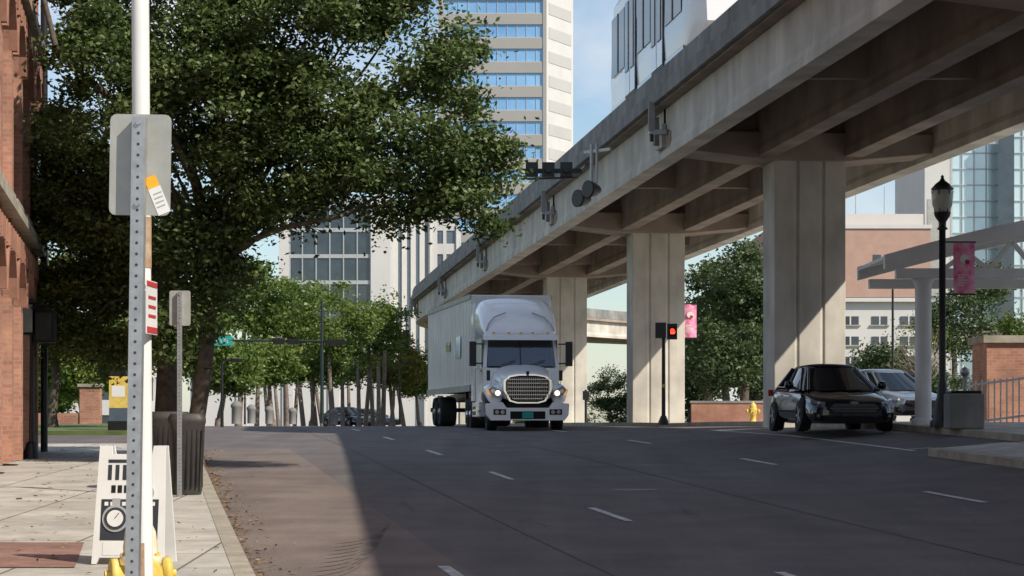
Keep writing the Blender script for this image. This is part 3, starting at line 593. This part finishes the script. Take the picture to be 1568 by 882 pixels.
def hydrant(name,base,sc,cap,body,rz=0,wx=1.):
    e=empty(name,base,rz); b=MB()
    b.lathe((0,0,0),[(.17,0),(.17,.04),(.11,.05),(.105,.1),(.105,.42),(.15,.43),(.15,.47),(.12,.48),(.125,.52),(.11,.60),(.07,.66),(.03,.68),(.03,.73),(.0001,.73)],body,22)
    b.lathe((0,0,.38),[(.06,-.22),(.085,-.22),(.085,-.17),(.05,-.16),(.05,.16),(.085,.17),(.085,.22),(.06,.22)],cap,14,'x')
    b.lathe((0,-.0,.36),[(.10,-.25),(.115,-.24),(.115,-.17),(.075,-.16),(.075,0)],cap,16,'y'); b.cyl((0,-.29,.36),(0,-.25,.36),.03,.03,cap,5)
    for s in(-1,1): b.cyl((s*.26,0,.38),(s*.22,0,.38),.025,.025,cap,5)
    for k in range(8): a=k*math.pi/4; b.cyl((.135*math.cos(a),.135*math.sin(a),.47),(.135*math.cos(a),.135*math.sin(a),.49),.012,.012,cap,6)
    o=b.build('barrel_and_caps',parent=e); o.scale=(sc*wx,sc*wx,sc); return e
p=(W(215,0,14)[0],14.); hydrant('fire_hydrant',(p[0],p[1],gz(*p)+.13),1.25,M['yellow'],M['cream'],.4,.72)
hydrant('fire_hydrant',G(1153,66,.13),.9,M['yellow'],M['yellow'])
p=(W(206,0,20)[0],20); e=empty('sandwich_board_sign',(p[0],p[1],gz(*p)+.13),math.radians(-6)); 
for s in(-1,1):
    b=MB(); b.prism([(-.34,0),(-.30,0),(-.27,.06),(.27,.06),(.30,0),(.34,0),(.31,1.1),(.20,1.1),(.19,1.02),(-.19,1.02),(-.20,1.1),(-.31,1.1)],M['white'],-.015,.015)
    b.box(-.27,.27,-.019,-.0152,.22,.60,M['print']); b.box(-.24,.0,-.019,-.0152,.08,.2,M['white'])
    for x,z,r in((-.13,.42,.125),(.15,.66,.075),(.13,.34,.09)):
        b.lathe((x,-.0225,z),[(r,-.006),(r,.004)],M['mull'],24,'y'); b.lathe((x,-.023,z),[(r*.82,-.012),(r*.82,-.006)],M['print'],24,'y'); b.lathe((x,-.024,z),[(r*.62,-.015),(r*.62,-.012)],M['white'],24,'y'); b.beam((x,-.042,z),(x+r*.3,-.042,z+r*.4),.012,.004,M['black']); b.box(x-r*.3,x+r*.3,-.0225,-.019,z+r,z+r*1.5,M['mull'])
    for x in (-.2,-.13,-.06): b.box(x-.02,x+.015,-.019,-.0152,.78,.92,M['print'])
    b.box(-.22,.05,-.019,-.0152,.94,.97,M['print'])
    for i,x in enumerate((-.16,-.10,-.04,.02)): b.box(x-.022,x+.018,-.019,-.0152,.66,.73,M['black'])
    for i in range(9): b.box(-.24+i*.055,-.205+i*.055,-.0215,-.0192,.54,.575,M['white'])
    o=b.build('panel',parent=e); o.location=(0,-.22 if s>0 else .22,0)
    o.rotation_euler=(-.16,0,0 if s>0 else math.pi)
for px,Y,w in((258,31,.31),(286,30,.25)):
    p=(W(px,0,Y)[0],Y); e=empty('litter_bin',(p[0],p[1],gz(*p)+.13),.16); b=MB()
    rr=[]
    for z,k in((0,.80),(.05,.84),(.95,1),(1.0,1.06),(1.06,1.06),(1.12,.9)):
        rr.append([(w*k*math.copysign(abs(math.cos(t))**.5,math.cos(t)),w*k*math.copysign(abs(math.sin(t))**.5,math.sin(t)),z) for t in [2*math.pi*i/24 for i in range(24)]])
    b.loft(rr,M['bin'])
    for k in range(-3,4): b.box(k*.07-.008,k*.07+.008,-w*.99,-w*.9,.1,.9,M['black'])
    b.box(-w*.5,w*.5,-w*1.02,-w*.95,.98,1.03,M['black']); b.build('bin_body',parent=e)
p=(W(47,0,40)[0],40.); e=empty('pedestrian_signal',(p[0],p[1],gz(*p)+.13)); b=MB()
b.cyl((0,0,0),(0,0,3.3),.065,.055,M['black'],14); b.lathe((0,0,0),[(.15,0),(.15,.1),(.09,.3),(.065,.32)],M['black'],14)
for x,z in((-.09,2.0),(.26,1.85),(-.45,2.15)):
    b.box(x-.2,x+.2,-.12,.12,z+.3,z+.9,M['black']); b.prism([(x-.15,z+.34),(x+.15,z+.34),(x+.15,z+.86),(x-.15,z+.86)],M['alu'] if x==-.09 else M['bin'],-.135,-.121); b.beam((x-.2,-.22,z+.93),(x+.2,-.22,z+.93),.2,.02,M['black']); b.beam((x,0,z+.55),(0,0,z+.55),.05,.05,M['black'])
b.build('pole_and_heads',parent=e,bevel=.01)
e=empty('pedestrian_signal',G(1016,58,.13)); b=MB(); b.cyl((0,0,0),(0,0,2.75),.055,.045,M['black'],12); b.lathe((0,0,0),[(.14,0),(.14,.08),(.07,.25)],M['black'])
b.box(-.22,.06,-.12,.12,2.33,2.75,M['black']); b.box(.1,.36,-.12,.12,2.3,2.72,M['black'])
b.box(.14,.32,-.13,-.121,2.38,2.64,M['void']); 
for k in range(4): b.box(.175+k*.03,.193+k*.03,-.14,-.131,2.51,2.60-.02*abs(k-1.5),M['redlit'])
b.box(.175,.285,-.14,-.131,2.44,2.505,M['redlit']); b.beam((.285,-.135,2.45),(.305,-.135,2.52),.01,.02,M['redlit'])
b.cyl((0,-.12,1.05),(0,-.05,1.05),.05,.05,M['yellow']); b.build('pole_and_head',parent=e)
e=empty('pedestrian_signal',G(897,85,.13)); b=MB(); b.cyl((0,0,0),(0,0,1.3),.05,.05,M['black']); b.box(-.12,.12,-.1,.1,.9,1.25,M['black']); b.build('pole',parent=e)
M['lampglass']=mat('frosted_lamp_glass',(.5,.5,.42),.2,var=.1)
def banner(b,x0_,w_,z0_,z1_):
    n=8; b.loft([[(x0_+w_*i/n,.03*math.sin(i*.9+z*2),z) for i in range(n+1)] for z in (z0_,(z0_+z1_)/2,z1_)],M['pink'],closed=False,cap=False)
    h_=z1_-z0_
    for k in range(5): b.box(x0_+w_*.2,x0_+w_*(.5+.08*(k%3)),-.05,-.045,z0_+h_*(.15+.05*k),z0_+h_*(.17+.05*k),M['white'])
    b.lathe((x0_+w_*.5,-.045,z0_+h_*.68),[(w_*.22,-.005),(w_*.22,0)],M['white'],10,'y'); b.lathe((x0_+w_*.62,-.052,z0_+h_*.62),[(w_*.12,-.005),(w_*.12,0)],M['red'],8,'y')
def lamp(px,Y,ztop,bx=.25):
    e=empty('street_lamp',G(px,Y,.13)); h=ztop-e.location.z; b=MB(); k=M['black']
    b.lathe((0,0,0),[(.26,0),(.26,.12),(.2,.18),(.17,.5),(.12,.62),(.10,.9),(.075,1.0),(.07,h-1.15),(.12,h-1.13),(.08,h-1.08),(.08,h-.98),(.16,h-.86),(.18,h-.78)],k,16)
    b.lathe((0,0,h-.78),[(.15,0),(.21,.16),(.23,.34),(.2,.46)],M['lampglass'],16)
    b.lathe((0,0,h-.32),[(.22,0),(.24,.03),(.14,.14),(.06,.2),(.03,.26),(.035,.29),(.0001,.33)],k,16)
    for i in range(6): a=i*math.pi/3; b.beam((.155*math.cos(a),.155*math.sin(a),h-.78),(.225*math.cos(a),.225*math.sin(a),h-.33),.02,.02,k)
    z1=h-1.42; z0=z1-1.05; b.beam((0,0,z1+.02),(bx+.45,0,z1+.02),.03,.03,k); b.beam((0,0,z0-.02),(bx+.45,0,z0-.02),.03,.03,k)
    banner(b,bx-.02,.45,z0,z1)
    b.build('post_and_lantern',parent=e)
lamp(1443,45,(650-268)*45/F)
e=empty('banner_pole',G(1043,78,.13)); b=MB(); b.cyl((0,0,0),(0,0,4.4),.05,.04,M['black']); b.beam((0,0,4.3),(.6,0,4.3),.03,.03,M['black']); b.beam((0,0,3.05),(.6,0,3.05),.03,.03,M['black']); banner(b,.06,.5,3.08,4.28); b.build('pole_and_banner',parent=e)
e=empty('traffic_mast_arm',G(493,75,.1)); b=MB(); zz=(650-523)*75/F-e.location.z
b.cyl((0,0,0),(0,0,zz+1.4),.07,.05,M['dkgreen']); b.cyl((.85,0,zz),(-3.9,0,zz+.05),.05,.03,M['dkgreen']); b.box(.1,.8,-.1,.1,zz-.12,zz+.06,M['black']); 
for x in(-1.0,-1.5): b.box(x-.2,x+.2,-.08,.08,zz-.1,zz+.1,M['black'])
b.box(-3.98,-3.12,-.03,.03,zz-.14,zz+.18,M['teal']); b.build('pole_and_arm',parent=e)
tcu=bpy.data.curves.new('lettering','FONT'); tcu.body='Pearl St'; tcu.size=.22; tcu.materials.append(M['white']); to=bpy.data.objects.new('lettering',tcu); C.objects.link(to); to.parent=e; to.location=(-3.93,-.04,zz-.06); to.rotation_euler=(math.pi/2,0,0)
for px,Y,h in((612,110,3.1),(340,62,1.9),(375,100,2.2),(1367,70,4.5)):
    e=empty('utility_pole',G(px,Y,.1)); b=MB(); b.cyl((0,0,0),(0,0,h),.05,.035,M['black']); b.beam((0,0,h),(.4,0,h+.05),.05,.05,M['black']); b.box(.3,.6,-.08,.08,h-.03,h+.06,M['black']); b.build('pole',parent=e)
for px,Y in((362,70),(385,84),(412,90),(448,96),(512,100)):
    e=empty('bollard',G(px,Y,.1)); b=MB(); b.lathe((0,0,0),[(.16,0),(.16,.5),(.19,.55),(.19,.62),(.1,.72),(.0001,.75)],M['concd'],12); b.build('post',parent=e)
e=empty('information_kiosk',G(182,58,.1)); b=MB(); b.box(-.28,.28,-.1,.1,0,.25,M['black']); b.box(-.25,.25,-.08,.08,.25,.6,M['bluegray']); b.box(-.25,.25,-.085,.085,.602,1.45,M['yellow']); b.prism([(-.25,1.452),(.25,1.452),(.2,1.6),(-.2,1.6)],M['black'],-.08,.08); b.box(-.18,.18,-.09,-.086,.9,1.2,M['white']); b.build('panel',parent=e)
e=empty('brick_wall',G(138,70,0)); b=MB(); b.box(-.3,.35,-.2,.2,0,1.3,M['brick']); b.box(-.36,.41,-.26,.26,1.3,1.4,M['curb']); b.box(-8,-.3,-.15,.15,0,.45,M['brick']); b.build('wall',parent=e)
e=empty('brick_wall',G(1122,88,0)); b=MB(); b.box(-1.7,1.8,-.2,.2,0,.95,M['brickb']); b.box(-1.75,1.85,-.25,.25,.95,1.03,M['concd']); b.build('wall',parent=e)
# ---------------- station at right ----------------
st=empty('station_canopy')
b=MB(); YC=47.4
top=[];bot=[]
for px in range(1350,1860,20):
    t=(px-1350)/450; py=392-78*math.sin(min(t,1.15)*math.pi/2); 
    X,_,Z=W(px,py,YC); top.append((X,Z)); bot.append((X,Z-.32))
for Y in(47.0,50.6): b.prism(top+bot[::-1],M['white'],Y,Y+.18)
b.prism([(x,z-.02) for x,z in top]+[(x,z-.10) for x,z in top][::-1],M['white'],47.19,50.59)
zb=W(0,421,YC)[2]
b.box(top[0][0]+.25,top[-1][0],47.0,47.2,zb-.1,zb+.12,M['white']); b.box(top[0][0]+.25,top[-1][0],50.5,50.7,zb-.1,zb+.12,M['white'])
for px in range(1440,1800,70):
    x=W(px,0,YC)[0]; z=np.interp(x,[a for a,_ in bot],[c for _,c in bot]); b.beam((x,47.1,zb+.1),(x+.5,47.1,z+.02),.1,.1,M['white']); b.beam((x+1.0,47.1,zb+.1),(x+.5,47.1,z+.02),.1,.1,M['white'])
for px,Y in((1411,47.2),(1640,47.2),(1640,50.5)):
    x=W(px,0,YC)[0]; g=gz(x,Y)+.1; b.lathe((x,Y,g),[(.26,0),(.26,.12),(.18,.16),(.18,zb-g-.25),(.24,zb-g-.12),(.24,zb-g-.1)],M['white'],20)
b.build('roof_and_columns',parent=st,bevel=.01)
e=empty('steel_railing'); b=MB()
x0_,x1_=W(1485,0,49)[0],W(1640,0,49)[0]
g=gz(x0_,49)+.13
for z0,z1 in((.95,1.05),(.1,.2)):
    b.beam((x0_,49,g+z0-.1),(x1_,49,g+z1+.1),.05,.05,M['white'])
x=x0_
while x<x1_: b.beam((x,49,g),(x,49,g+.95+(x-x0_)/(x1_-x0_)*.2),.03,.03,M['white']); x+=.14
b.build('rails',parent=e)
e=empty('brick_planter',G(1545,54,.1)); b=MB(); b.box(-.6,3,-.2,1.5,0,2.0,M['brick']); b.box(-.7,3,-.3,1.6,2.0,2.18,M['curb']); b.build('wall',parent=e)
crown('plants',[((.6,.5,2.4),(.9,.7,.3))],16,260,.09,L_ave,e,.3)
e=empty('concrete_litter_bin',G(1476,44,.13)); b=MB(); b.box(-.36,.36,-.3,.3,0,.72,M['concd']); b.box(-.32,.32,-.26,.26,.72,.78,M['black']); b.lathe((.02,0,.78),[(.05,0),(.05,.3),(.1,.34),(.1,.42),(.0001,.5)],M['steel'],12); b.build('bin',parent=e,bevel=.03)
e=empty('shrub'); crown('foliage',[E(1500,590,60,40,.6,18),E(1330,640,75,60,.8,10)],26,200,.08,L_dark,e,.3)
# ---------------- buildings ----------------
bl=empty('brick_building',(-9.45,43.0,gz(-9.4,43)+.05),math.atan(S)); b=MB(); H=16
b.box(-14,-.36,-34,0,0,H,M['brickb'])
bay=2.6
for k in range(13):
    y1=-k*bay; y0=y1-bay
    b.box(-.36,.0,y1-.5,y1,0,H,M['brick'])
    for zf,zh in((0,3.6),(4.2,3.4),(8.2,3.4),(12,3)):
        wy=(bay-.5)/2; c=y1-.5-wy; za=zf+zh-wy*.9
        arc=[(c+wy*math.cos(t),za+wy*.8*math.sin(t)) for t in np.linspace(0,math.pi,9)]
        b.prism([(c+wy,zf+zh+.6)]+arc+[(c-wy,zf+zh+.6)],M['brick'],-.355,-.04,'yz')
        if zf: b.box(-.355,.07,c-wy,c+wy,zf-.0,zf+.12,M['curb'])
        for kk in range(2):
            b.box(-.34,-.30,c-wy+kk*wy+.05,c+kk*wy-.03,zf+.75,za+.1,M['win'])
        b.box(-.355,-.28,c-wy,c+wy,zf+.12,zf+.72,M['brick'])
        ring=[(c+(wy+.16)*math.cos(t),za+(wy*.8+.16)*math.sin(t)) for t in np.linspace(0,math.pi,9)]
        b.prism(arc+ring[::-1],M['brickb'],-.038,.09,'yz')
    for zz_ in(3.7,7.7,11.6): 
        for j in range(5): b.box(.0,.10,y0+.1+j*.5,y0+.3+j*.5,zz_-.35,zz_,M['brickb'])
b.box(-14,.35,-34,.2,H,H+.5,M['brick']); b.box(-.2,.2,-34,.1,7.75,7.95,M['curb']); b.box(-.2,.16,-34,.1,3.95,4.1,M['curb'])
b.cyl((.12,-.15,0),(.12,-.15,H),.07,.07,M['black'])
b.build('walls_and_windows',parent=bl)
e=empty('unseen_shade_block',(27,-25,-2)); b=MB(); b.box(0,24,-20,60,0,25,M['whiteb'])  # out-of-view block, added and sized to shade the road's right side and car
for z in range(2,24,4): b.box(-.05,0.0-.002,-19,59,z,z+1.8,M['win']); b.box(1,23,60.002,60.05,z,z+1.8,M['win'])
b.build('walls',parent=e)
def banded(name,px0,px1,Y,ztop,depth,fl=4.0,split=.5,gm='blueglass',cm='towerconc',z0=-2,rz=0.):
    x0,x1=W(px0,0,Y)[0],W(px1,0,Y)[0]; e=empty(name,(x1,Y,z0),rz); w=x1-x0; b=MB()
    b.box(-w+.3,-.3,.3,depth-.3,0,ztop,M[gm]); z=0
    while z<ztop: 
        b.box(-w,0,0,depth,z,z+fl*split,M[cm]); b.box(-w+.02,-.02,.12,depth-.1,z+fl*split,z+fl*split+.15,M['mull'])
        z+=fl
    n=int(w/1.6)
    for i in range(n+1): b.box(-w+i*w/n-.05,-w+i*w/n+.05,.2,.295,0,ztop,M['mull'])
    n=int(depth/1.6)
    for i in range(n+1): b.box(-.295,-.2,i*depth/n-.05,i*depth/n+.05,0,ztop,M['mull'])
    b.box(-w-.1,-w+.8,-.1,.8,0,ztop,M[cm]); b.box(-.5,.1,-.1,.5,0,ztop,M[cm])
    b.build('floors_and_glazing',parent=e); return e
tw=banded('office_tower',672,836,360,105,30,4.05,.44)
tw2=empty('tower_wing'); tw2.parent=tw; tw2.location=(.12,1,0)
b=MB()
b.hexa([(0,0,0),(4.7,9,0),(4.7,29,0),(0,29,0),(0,0,105),(4.7,9,105),(4.7,29,105),(0,29,105)],M['whiteb'])
z=2
d=Vector((4.7,9,0)); nrm=Vector((9,-4.7,0)).normalized()
while z<104:
    p0=d*.08+nrm*.02; p1=d*.92+nrm*.02; b.hexa([p0+Vector((0,0,z)),p1+Vector((0,0,z)),p1+nrm*.05+Vector((0,0,z)),p0+nrm*.05+Vector((0,0,z)),p0+Vector((0,0,z+1.9)),p1+Vector((0,0,z+1.9)),p1+nrm*.05+Vector((0,0,z+1.9)),p0+nrm*.05+Vector((0,0,z+1.9))],M['wingconc']); z+=4.05
b.build('angled_wing',parent=tw2)
def gridb(name,px0,px1,Y,pyt,depth,cw,ch,gm,fm,fw=.3,z0=-2,fh=None,pier=0):
    x0,x1=W(px0,0,Y)[0],W(px1,0,Y)[0]; zt=(650-pyt)*Y/F-z0; e=empty(name,(x0,Y,z0)); w=x1-x0; b=MB(); b.box(.2,w-.2,.2,depth,0,zt-.2,M[gm]); fh=fh or fw
    n=max(1,round(w/cw)); k=max(1,round(zt/ch))
    for i in range(n+1): b.box(i*w/n-fw/2,i*w/n+fw/2,0,.25,0,zt,M[fm])
    for i in range(k+1): b.box(0,w,.02,.22,i*zt/k-fh/2,i*zt/k+fh/2,M[fm])
    n=max(1,round(depth/cw))
    for i in range(n+1):
        for xx in(0,w): b.box(xx-.15 if xx else 0,xx+.0 if xx else .25,i*depth/n-fw/2,i*depth/n+fw/2,0,zt,M[fm])
    for i in range(k+1): b.box(w-.22,w-.02,0,depth,i*zt/k-fh/2,i*zt/k+fh/2,M[fm]); b.box(.02,.22,0,depth,i*zt/k-fh/2,i*zt/k+fh/2,M[fm])
    b.box(0,w,0,depth,zt-.1,zt+.6,M[fm])
    if pier: b.box(-pier,0,-.3,depth,0,zt+1,M['whiteb']); b.box(w,w+pier*2,-.3,depth,0,zt+1,M['whiteb'])
    b.build('facade',parent=e); return e
gridb('glass_office_block',442,568,290,312,25,1.9,3.6,'win','mull',.14,fh=.5,pier=1.3)
gridb('white_office_block',592,660,300,330,25,1.3,40,'bluegray','whiteb',.7)
gridb('white_office_block',662,700,330,345,25,1.6,3.5,'bluegray','whiteb',.5,fh=1.6)
gridb('white_low_building',300,652,235,562,20,5,6,'whiteb','whiteb',1.2,fh=1.4)
gridb('white_low_building',60,210,200,565,20,5,3.2,'win','whiteb',.8,fh=1.4)
e=empty('brick_and_white_office',(W(1180,0,180)[0],180,-1)); sc=180/F; X=lambda p:(p-1180)*sc; Zz=lambda p:(650-p)*sc+1; b=MB()
b.box(0,X(1425),0,20,Zz(455),Zz(346),M['pinkbrick']); b.box(0,X(1425),.4,19,0,Zz(455)-.01,M['whiteb']); b.box(X(1293),X(1421),2,14,Zz(360),Zz(324),M['whiteb'])
b.box(-.1,X(1425)+.1,-.1,.39,Zz(462),Zz(456),M['whiteb']); b.box(-.1,X(1425)+.1,-.12,0,Zz(350),Zz(346)+.1,M['whiteb'])
b.box(X(1337),X(1349),-.05,0,Zz(412),Zz(390),M['win'])
for py0,py1 in((497,484),(528,515),(560,546)):
    for p0,p1 in((1195,1225),(1240,1272),(1290,1316),(1336,1360),(1380,1405)): 
        b.box(X(p0),X(p1),.33,.398,Zz(py0),Zz(py1),M['win']); b.box(X((p0+p1)/2)-.06,X((p0+p1)/2)+.06,.28,.325,Zz(py0),Zz(py1),M['whiteb']); b.box(X(p0)-.15,X(p1)+.15,.22,.395,Zz(py0)-.12,Zz(py0)-.005,M['curb'])
for p in(1325,1370): b.cyl((X(p),5,Zz(324)),(X(p),5,Zz(275)),.05,.03,M['alu'])
for p in np.arange(1295,1420,11): b.cyl((X(p),1.9,Zz(360)),(X(p),1.9,Zz(356)),.04,.04,M['alu'])
b.build('walls_and_windows',parent=e)
gridb('glass_tower',1455,1640,260,185,30,1.5,1.9,'paleglass','mull',.10)
e=empty('tower_pier',(W(1416,0,258)[0],258,-1)); b=MB(); b.box(0,3.0,0,20,0,33,M['whiteb']); b.box(.3,2.4,-.05,0,0,28,M['alu']); b.box(8.7,10.6,-.5,1,0,36.5,M['win']); b.build('wall',parent=e)
# ---------------- world, sun, camera ----------------
sd=Vector((-1.3,1,-1.36)).normalized(); el=math.asin(-sd.z); 
w=bpy.data.worlds.new('World'); bpy.context.scene.world=w; w.use_nodes=True; nt=w.node_tree; bg=nt.nodes['Background']
sky=nt.nodes.new('ShaderNodeTexSky'); sky.sky_type='NISHITA'; sky.sun_disc=False; sky.sun_elevation=el; sky.sun_rotation=math.atan2(-sd.x,-sd.y); sky.air_density=1.0; sky.dust_density=.6; sky.ozone_density=2
tc=nt.nodes.new('ShaderNodeTexCoord'); mp=nt.nodes.new('ShaderNodeMapping'); mp.inputs['Scale'].default_value=(1,1,2.2); n=nt.nodes.new('ShaderNodeTexNoise'); n.inputs['Scale'].default_value=5.5; n.inputs['Detail'].default_value=5; n.inputs['Roughness'].default_value=.55
nt.links.new(tc.outputs['Generated'],mp.inputs[0]); nt.links.new(mp.outputs[0],n.inputs['Vector'])
r=nt.nodes.new('ShaderNodeValToRGB'); r.color_ramp.elements[0].position=.44; r.color_ramp.elements[1].position=.72; nt.links.new(n.outputs['Fac'],r.inputs[0])
mx=nt.nodes.new('ShaderNodeMix'); mx.data_type='RGBA'; nt.links.new(r.outputs[0],mx.inputs[0]); nt.links.new(sky.outputs[0],mx.inputs[6]); mx.inputs[7].default_value=(6.2,6.5,6.9,1); nt.links.new(mx.outputs[2],bg.inputs['Color'])
bg.inputs['Strength'].default_value=.135
sl=bpy.data.lights.new('sun','SUN'); sl.energy=5.0; sl.angle=math.radians(.5); sl.color=(1,.92,.79); so=bpy.data.objects.new('sun',sl); C.objects.link(so); so.rotation_euler=sd.to_track_quat('-Z','Y').to_euler()
cam=bpy.data.cameras.new('camera'); cam.lens=F/1568*36; cam.sensor_width=36; cam.shift_y=209/1568; cam.clip_end=8000; cam.clip_start=.1
co=bpy.data.objects.new('camera',cam); C.objects.link(co); co.rotation_euler=(math.pi/2,0,0); bpy.context.scene.camera=co
sc=bpy.context.scene; sc.view_settings.view_transform='Standard'; sc.view_settings.look='None'; sc.view_settings.exposure=0
